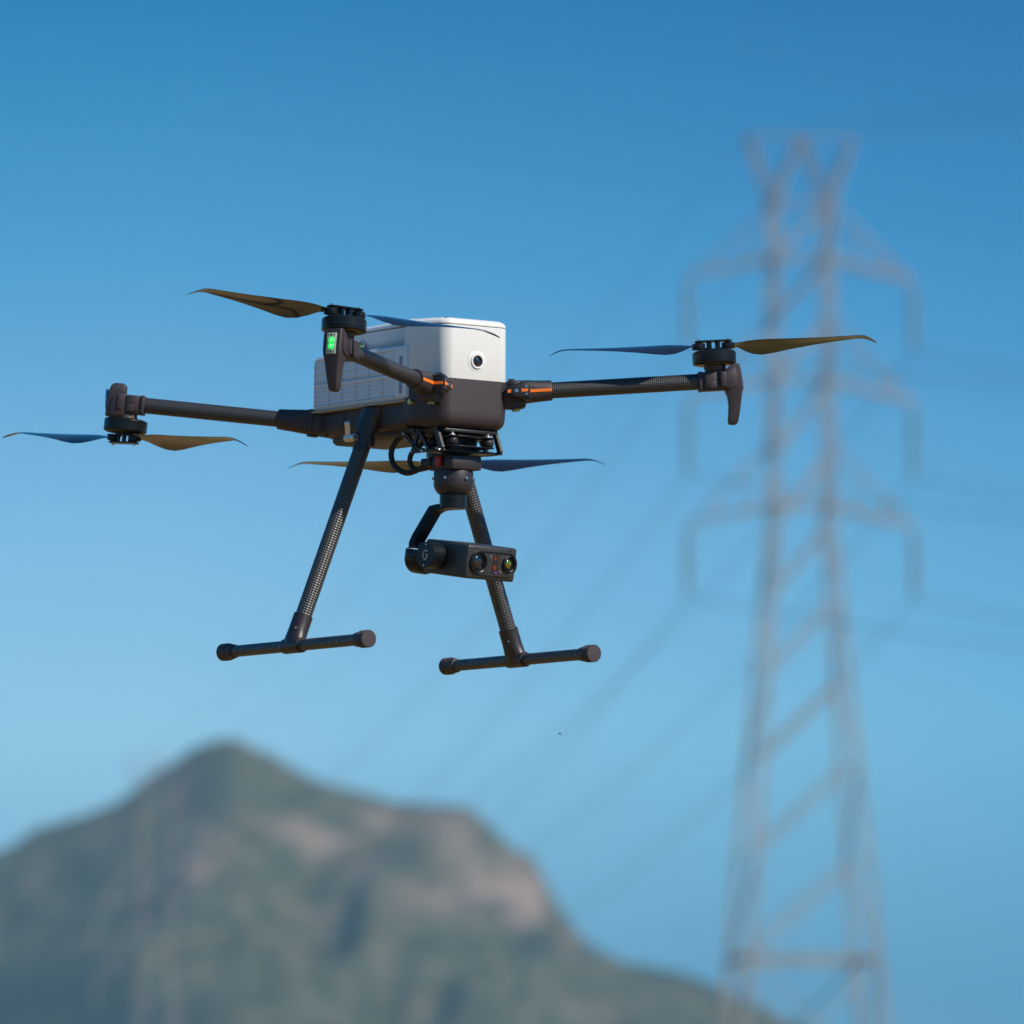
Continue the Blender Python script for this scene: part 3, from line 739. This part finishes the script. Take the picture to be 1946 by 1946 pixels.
# --- landing gear
for s in (-1, 1):
    T = Vector((-.190, s * .2147, -.4535)); top_ = Vector((-.186, s * .088, -.118)); d = (top_ - T).normalized()
    bm = new(); tube_uv(bm, T + d * .012, top_ + d * .02, .0131); leg = part(bm, 'landing_leg', CARBON)
    # socket moulded onto the fuselage side
    bm = new(); rings = []
    S0 = top_ - d * .010
    for q, rx, ry, cen in ((0, .0168, .0165, S0), (.010, .0170, .0168, S0 + d * .010), (.024, .0195, .0185, S0 + d * .024), (.045, .024, .022, Vector((-.186, s * .076, -.088))), (.08, .031, .020, Vector((-.184, s * .068, -.066)))):
        rings.append([cen + Vector((math.cos(t) * rx, math.sin(t) * ry, 0 if q > .03 else -math.sin(t) * ry * s * .37)) for t in [2 * math.pi * k / 28 for k in range(28)]])
    loft(bm, rings)
    box(bm, (-.176, s * .088 - .006, -.130), (-.164, s * .088 + .006, -.112), .002)
    sk = part(bm, 'leg_socket', NYLON2, leg)
    # cam lever
    pc = Vector((-.196, s * .108, -.1150)); dn = Vector((1, 0, 0))
    bm = new(); cyl(bm, pc - dn * .013, pc + dn * .013, .0062, n=22, bev=.0006)
    prism(bm, [(-.0045, -.001), (.0035, -.001), (.0015, .012), (-.005, .021), (-.0090, .0225), (-.0115, .0190), (-.0080, .010)], 'x', -.0045, .0045, .0008, M=Matrix.Translation(pc + Vector((-.006, 0, .004))) @ Matrix.Rotation(R(-40 * s), 4, 'Z') @ Matrix.Scale(1, 4))
    lv = part(bm, 'clamp_lever', ALU, leg)
    bm = new(); cyl(bm, pc + dn * .013, pc + dn * .0145, .0036, n=6); part(bm, 'lever_screw', SILVER, leg)
    bm = new(); cyl(bm, (-.212, s * .100, -.114), (-.186, s * .094, -.114), .0075, .011, n=18); part(bm, 'clamp_lug', NYLON2, leg)
    # skid
    a = Vector((-.391, s * .2147, -.4535)); b = Vector((.024, s * .2147, -.4535))
    bm = new(); tube_uv(bm, a + Vector((.006, 0, 0)), b - Vector((.006, 0, 0)), .0093, 28); skid = part(bm, 'skid', CARBON_SKID)
    for p, sg in ((a, -1), (b, 1)):
        bm = new(); Mx = Matrix.Translation(p) @ Matrix.Rotation(R(90) * sg, 4, 'Y')
        lathe(bm, [(.0096, -.030), (.0112, -.0295), (.0118, -.026), (.0122, -.016), (.0140, -.0135), (.0140, -.0105), (.0128, -.0095), (.0128, -.0075), (.0140, -.0065), (.0140, -.0035), (.0128, -.0025), (.0130, -.001), (.0140, .0003), (.0140, .0035), (.0132, .0045), (.002, .0047)], 36, M=Mx)
        part(bm, 'end_cap', NYLON, skid)
    # tee joint: sleeve round the skid blending up to the leg
    bm = new()
    cyl(bm, (T.x - .022, T.y, T.z), (T.x + .026, T.y, T.z), .0122, n=28, bev=.0010)
    rings = []
    for h, rx, ry in ((-.004, .0270, .0120), (.004, .0245, .0135), (.012, .0198, .0150), (.026, .0162, .0155), (.046, .0158, .0155), (.052, .0158, .0155), (.052, .0132, .0132)):
        cen = T + d * h; dd, _, _ = frame(d); X = Vector((1, 0, 0)); X = (X - dd * X.dot(dd)).normalized(); Y = dd.cross(X)
        rings.append([cen + X * math.cos(t) * rx + Y * math.sin(t) * ry for t in [2 * math.pi * k / 28 for k in range(28)]])
    loft(bm, rings)
    tj = part(bm, 'tee_joint', NYLON2, skid)
    bm = new(); screw(bm, T + d * .030 + Vector((.010, s * -.0115 if s > 0 else -.0115, 0)), (.6, -1, 0), .0016, .0035); part(bm, 'screw', SILVER, skid)

# --- vibration damper under the nose
bm = new()
for y in (-.034, .034):
    for z, hw in ((-.1200, .0075), (-.1352, .0075)):
        outl = ccw(round_poly([(-.077, y - hw), (-.005, y - hw), (-.005, y + hw), (-.077, y + hw)], .0072, 6))
        shell(bm, outl, [(z - .0012, .0003), (z - .0009, 0), (z + .0009, 0), (z + .0012, .0003)])
for x in (-.070, -.013): 
    box(bm, (x - .006, -.034, -.1206), (x + .006, .034, -.1188), .0003); box(bm, (x - .005, -.034, -.1362), (x + .005, .034, -.1345), .0003)
box(bm, (-.088, -.056, -.1412), (-.030, .056, -.1390), .0005); box(bm, (-.052, -.063, -.1440), (-.018, .063, -.1414), .0005)
box(bm, (-.075, -.018, -.146), (-.045, .022, -.112), .002)
damper = part(bm, 'damper_frame', BLACKAN)
for x in (-.068, -.016):
    for y in (-.034, .034):
        bm = new(); lathe(bm, [(.003, -.1190), (.0062, -.1200), (.0088, -.1235), (.0096, -.1276), (.0088, -.1315), (.0062, -.1342), (.003, -.1350)], 28, c=(x, y)); part(bm, 'damper_ball', RUBBER, damper, sharp=60)
        bm = new(); lathe(bm, [(.0060, -.1188), (.0048, -.1170), (.0022, -.1160), (.0020, -.1145), (.0028, -.1135), (.0016, -.1120), (.0022, -.1105), (.0010, -.1085)], 16, c=(x, y)); part(bm, 'damper_stud', ALU, damper)
for s in (-1, 1):
    bm = new(); y0_, y1_ = sorted((s * .053, s * .0585))
    def strut(p, q, wd=.0035):
        p = Vector(p); q = Vector(q); dd = (q - p).normalized(); nn = Vector((-dd.y, dd.x)) * wd
        prism(bm, [tuple(p + nn), tuple(q + nn), tuple(q - nn), tuple(p - nn)], 'y', y0_, y1_, .0004, seg=1)
    strut((-.118, -.1100), (-.078, -.1400)); strut((-.078, -.1060), (-.094, -.1400)); strut((-.078, -.1060), (-.050, -.1400)); strut((-.098, -.1405), (-.046, -.1405))
    strut((-.030, -.1060), (-.012, -.1420), .0048); strut((-.052, -.1425), (-.012, -.1425), .0022)
    br = part(bm, 'bracket', BLACKPL, damper)
    bm = new()
    for x, z in ((-.117, -.111), (-.078, -.1065), (-.094, -.1400), (-.064, -.1415), (-.052, -.1385), (-.014, -.1430)): screw(bm, (x, s * .0585, z), (0, s, 0), .0022, .0022)
    part(bm, 'bracket_screw', SILVER, damper)

# --- gimbal: housing, yaw motor, arm, roll motor, pitch motor and camera
GX, GY = -.0615, .0
bm = new()
prism(bm, [(-.092, -.026), (-.092, .026), (-.074, .031), (-.028, .031), (-.028, -.024), (-.040, -.031), (-.080, -.031)], 'z', -.1700, -.1485, .002)
lathe(bm, [(.030, -.1690), (.0315, -.1735), (.0315, -.1872), (.0309, -.1874), (.0309, -.1884), (.0316, -.1888), (.0316, -.1935), (.0296, -.2000), (.0258, -.2055), (.0225, -.2080), (.018, -.2085)], 48, c=(GX, GY))
box(bm, (-.106, -.034, -.164), (-.080, .006, -.150), .002)
hs = part(bm, 'gimbal_housing', NYLON2)
bm = new()
for a in (-115, -57, 5, 60, 120): 
    c_ = Vector((GX + .0310 * math.cos(R(a)), GY + .0310 * math.sin(R(a)), -.1835)); dr = Vector((math.cos(R(a)), math.sin(R(a)), 0)); cyl(bm, c_, c_ + dr * .0035, .0022, n=12)
part(bm, 'set_screw', SILVER, hs)
bm = new(); box(bm, (-.054, -.041, -.166), (-.047, -.032, -.1495), .001); part(bm, 'red_latch', RED, hs)
bm = new()
lathe(bm, [(.010, -.2075), (.0205, -.2080), (.0215, -.2088), (.0215, -.2178), (.0209, -.2181), (.0209, -.2186), (.0215, -.2189), (.0215, -.2300), (.0207, -.2308), (.004, -.2309)], 48, c=(GX, GY))
part(bm, 'yaw_motor', BLACKAN, hs)
# cables
cab = [[(-.088, -.024, -.158), (-.106, -.034, -.166), (-.128, -.045, -.172), (-.152, -.052, -.160), (-.163, -.052, -.138), (-.152, -.048, -.118), (-.128, -.042, -.108), (-.105, -.036, -.104)],
       [(-.088, -.012, -.158), (-.104, -.024, -.1645), (-.121, -.034, -.166), (-.130, -.038, -.154), (-.127, -.036, -.139), (-.112, -.030, -.128), (-.098, -.024, -.112)]]
for pth in cab:
    bm = new(); path(bm, pth, .0046 if pth is cab[0] else .0042, n=14); part(bm, 'cable', RUBBER, sharp=80)
AZG, PG = R(42), R(9.5)
fwd = Vector((math.sin(AZG) * math.cos(PG), -math.cos(AZG) * math.cos(PG), -math.sin(PG)))
lft = Vector((math.cos(AZG), math.sin(AZG), 0)); upg = fwd.cross(lft)
RG = Matrix((fwd, lft, upg)).transposed()
CG = Vector((-.0395, .0195, -.3130))
MG = Matrix.Translation(CG) @ (AX.inverted() @ RG).to_4x4()
bx, by, bz = .0515, .0525, .0270
bm = new(); box(bm, (-bx, -by, -bz), (bx, by, bz), .0045, seg=3)
for k in range(-6, 7): box(bm, (-.012 + k * .0036, -by + .0045, bz - .0006), (-.0105 + k * .0036, -by + .0085, bz + .0004))
cb = part(bm, 'camera_body', CAMBODY, hs, M=MG)
def stadium(y0, y1, r, n=14):
    pts = []
    for k in range(n + 1): t = R(90) - R(180) * k / n * -1; pts.append((y0 + r * math.cos(t), r * math.sin(t)))
    for k in range(n + 1): t = R(-90) + R(180) * k / n; pts.append((y1 + r * math.cos(t), r * math.sin(t)))
    return pts
FX = bx
bm = new(); o_ = stadium(-.026, .033, .0195)
# lens surround: a raised lip round a sunken plate
def lip(bm, outl, x0, x1, wdt):
    inn = offset(ccw(outl), wdt); outl = ccw(outl)
    rings = [[Vector((x0, y, z)) for y, z in outl], [Vector((x1, y, z)) for y, z in outl], [Vector((x1, y, z)) for y, z in inn], [Vector((x0 - .0002, y, z)) for y, z in inn]]
    loft(bm, rings, cap0=False, cap1=True)
lip(bm, o_, FX - .001, FX + .0022, .0016)
part(bm, 'lens_surround', CAMBODY, hs, M=MG)
def lensat(y, z, r, glass, name='zoom_lens'):
    Ml = MG @ Matrix.Translation((FX, y, z)) @ Matrix.Rotation(R(90), 4, 'Y')
    bm = new(); lathe(bm, [(r, -.001), (r, .0034), (r * .94, .0038), (r * .86, .0030), (r * .82, .0012), (r * .72, .0018), (r * .68, .0006), (r * .58, .0012), (r * .54, .0004)], 44, M=Ml); part(bm, name, BLACKAN, hs)
    bm = new(); lathe(bm, [(r * .56, .0002), (r * .50, .0012), (r * .3, .0022), (r * .08, .0025)], 36, M=Ml); part(bm, 'lens_glass', glass, hs)
lensat(-.0290, 0, .0175, GLASS)
lensat(.0355, .001, .0128, AMBER, 'thermal_lens')
bm = new(); prism(bm, round_poly([(.0035, -.0160), (.0140, -.0160), (.0140, .0150), (.0035, .0150)], .004, 4), 'x', FX - .0015, FX + .0009); part(bm, 'rangefinder_window', GLASS, hs, M=MG)
bm = new(); lathe(bm, [(.0030, 0), (.0028, .0014), (.0005, .0015)], 20, M=MG @ Matrix.Translation((FX, .0060, .0080)) @ Matrix.Rotation(R(90), 4, 'Y'))
lathe(bm, [(.0040, 0), (.0038, .0014), (.0005, .0015)], 20, M=MG @ Matrix.Translation((FX, .0062, -.0065)) @ Matrix.Rotation(R(90), 4, 'Y')); part(bm, 'laser_port', COPPER, hs)
bm = new(); box(bm, (FX, .0066, -.0158), (FX + .0013, .0130, -.0132), .0005); part(bm, 'violet_reflection_glass', PURPLE, hs, M=MG)
bm = new()
for y, z in ((-.035, .0222), (.038, .0222), (-.037, -.0222), (.036, -.0222)): screw(bm, (FX - .0005, y, z), (1, 0, 0), .0020, .0010)
part(bm, 'body_screw', BLACKPL, hs, M=MG)
bm = new()
for y, z in ((-.0035, .0105), (.0195, -.0130)): screw(bm, (FX, y, z), (1, 0, 0), .0022, .0012)
part(bm, 'plate_screw', SILVER, hs, M=MG)
# pitch motor on the right flank of the camera
Mpm = MG @ Matrix.Translation((-.0150, -by, .002)) @ Matrix.Rotation(R(90), 4, 'X')
bm = new(); lathe(bm, [(.0204, -.001), (.0208, .003), (.0208, .0085), (.0203, .0088), (.0203, .0095), (.0208, .0098), (.0208, .0290), (.0200, .0298), (.004, .0299)], 48, M=Mpm); part(bm, 'pitch_motor', BLACKAN, hs)
bm = new()
for zz in (-.0165, .0165): cyl(bm, (0, 0, 0), (0, 0, .001), .0014, n=12, M=Mpm @ Matrix.Translation((0, zz, .0297)))
part(bm, 'motor_screw', SILVER, hs)
# six-sided emblem on the motor's end face
bm = new(); S_ = .000113
em = [(412, 911), (366, 911), (342, 966), (377, 1038), (393, 1038), (420, 965), (388, 965)]
pts = [((x - 381) * S_ * 1.38, -(y - 972) * S_) for x, y in em]
for (xa, ya), (xb, yb) in zip(pts, pts[1:]):
    a_ = Vector((xa, ya, 0)); b_ = Vector((xb, yb, 0)); dd = (b_ - a_).normalized(); a_ = a_ - dd * .0006; b_ = b_ + dd * .0006; nn = Vector((-dd.y, dd.x, 0)) * .00085
    t = new(); vs = [t.verts.new(q + Vector((0, 0, h))) for h in (.0297, .0302) for q in (a_ + nn, b_ + nn, b_ - nn, a_ - nn)]
    for f in ((0, 1, 2, 3), (4, 5, 6, 7), (0, 1, 5, 4), (1, 2, 6, 5), (2, 3, 7, 6), (3, 0, 4, 7)): t.faces.new([vs[i] for i in f])
    merge(bm, t, Mpm)
part(bm, 'emblem', LABELW, hs)
# roll motor behind
Mrm = MG @ Matrix.Translation((-.0830, -.030, -.006)) @ Matrix.Rotation(R(-90), 4, 'Y')
bm = new(); lathe(bm, [(.0180, -.024), (.0225, -.020), (.0250, -.012), (.0250, .0120), (.0240, .0132), (.004, .0134)], 48, M=Mrm); part(bm, 'roll_motor', BLACKAN, hs)
bm = new()
rr = []
for k in range(13):
    t = R(-165) + R(85) * k / 12; rr.append([Vector((math.cos(t) * r_, math.sin(t) * r_, h)) for r_, h in ((.0252, -.006), (.0252, .005), (.0247, .005), (.0247, -.006))])
t = new(); vs = [[t.verts.new(p) for p in r] for r in rr]
for a_, b_ in zip(vs, vs[1:]):
    for i in range(4): t.faces.new((a_[i], a_[(i + 1) % 4], b_[(i + 1) % 4], b_[i]))
merge(bm, t, Mrm @ Matrix.Rotation(R(90), 4, 'Z')); part(bm, 'rating_label', LABELW, hs)
# link from the roll motor to the pitch motor
bm = new(); box(bm, (-.0680, -.0790, -.0090), (-.0340, -.050, .0085), .0015); part(bm, 'roll_link', BLACKAN, hs, M=MG)
bm = new(); box(bm, (-.0640, -.0795, .0080), (-.0480, -.0640, .0092), .0002); part(bm, 'small_blue_label', mat('pale blue label', (.35, .55, .75), .4), hs, M=MG)
# the crooked arm from the yaw motor down to the roll motor, in the gimbal's heading
AZY = Matrix.Translation((GX, GY, -.2309)) @ (AX.inverted() @ Matrix((Vector((math.sin(AZG), -math.cos(AZG), 0)), lft, Vector((0, 0, 1)))).transposed()).to_4x4()
bm = new()
def limb(bm, pts, wy, wn):
    rings = []
    for i, p in enumerate(pts):
        p = Vector(p); a_ = Vector(pts[max(i - 1, 0)]); b_ = Vector(pts[min(i + 1, len(pts) - 1)]); dd = (b_ - a_).normalized()
        Yv = Vector((0, 1, 0)) if True else None
        nn = dd.cross(Yv).normalized(); Yv = nn.cross(dd).normalized()
        rings.append([p + nn * sn * wn[i] + Yv * sy_ * wy[i] for sn, sy_ in ((-1, -1), (1, -1), (1, 1), (-1, 1))])
    loft(bm, rings)
limb(bm, [(.008, -.002, .004), (-.022, -.006, .0035), (-.032, -.010, .000), (-.054, -.025, -.0440), (-.0575, -.027, -.052), (-.0575, -.028, -.080)], [.013, .0115, .0105, .0105, .0105, .0115], [.0040, .0045, .0060, .0060, .0060, .0060])
part(bm, 'gimbal_arm', BLACKAN, hs)
for o in list(bpy.data.objects):
    if o.name == 'gimbal_arm': o.matrix_local = AZY

# a small insect in the air behind the drone
ip = at(1064, 1394, 13.6)
bm = new(); t = new(); bmesh.ops.create_uvsphere(t, u_segments=10, v_segments=8, radius=.0012)
for q in t.verts: q.co.x *= 1.7
merge(bm, t, Matrix.Translation(ip))
for s in (-1, 1): prism(bm, [(0, 0), (.0014, s * .003), (-.0006, s * .0034), (-.0012, s * .0005)], 'z', .0006, .0008, M=Matrix.Translation(ip) @ Matrix.Rotation(R(40), 4, 'Y'))
tag(finish(bm, 'insect', BLACKPL), 'tiny dark flying insect in the blue sky below the drone', 'insect')
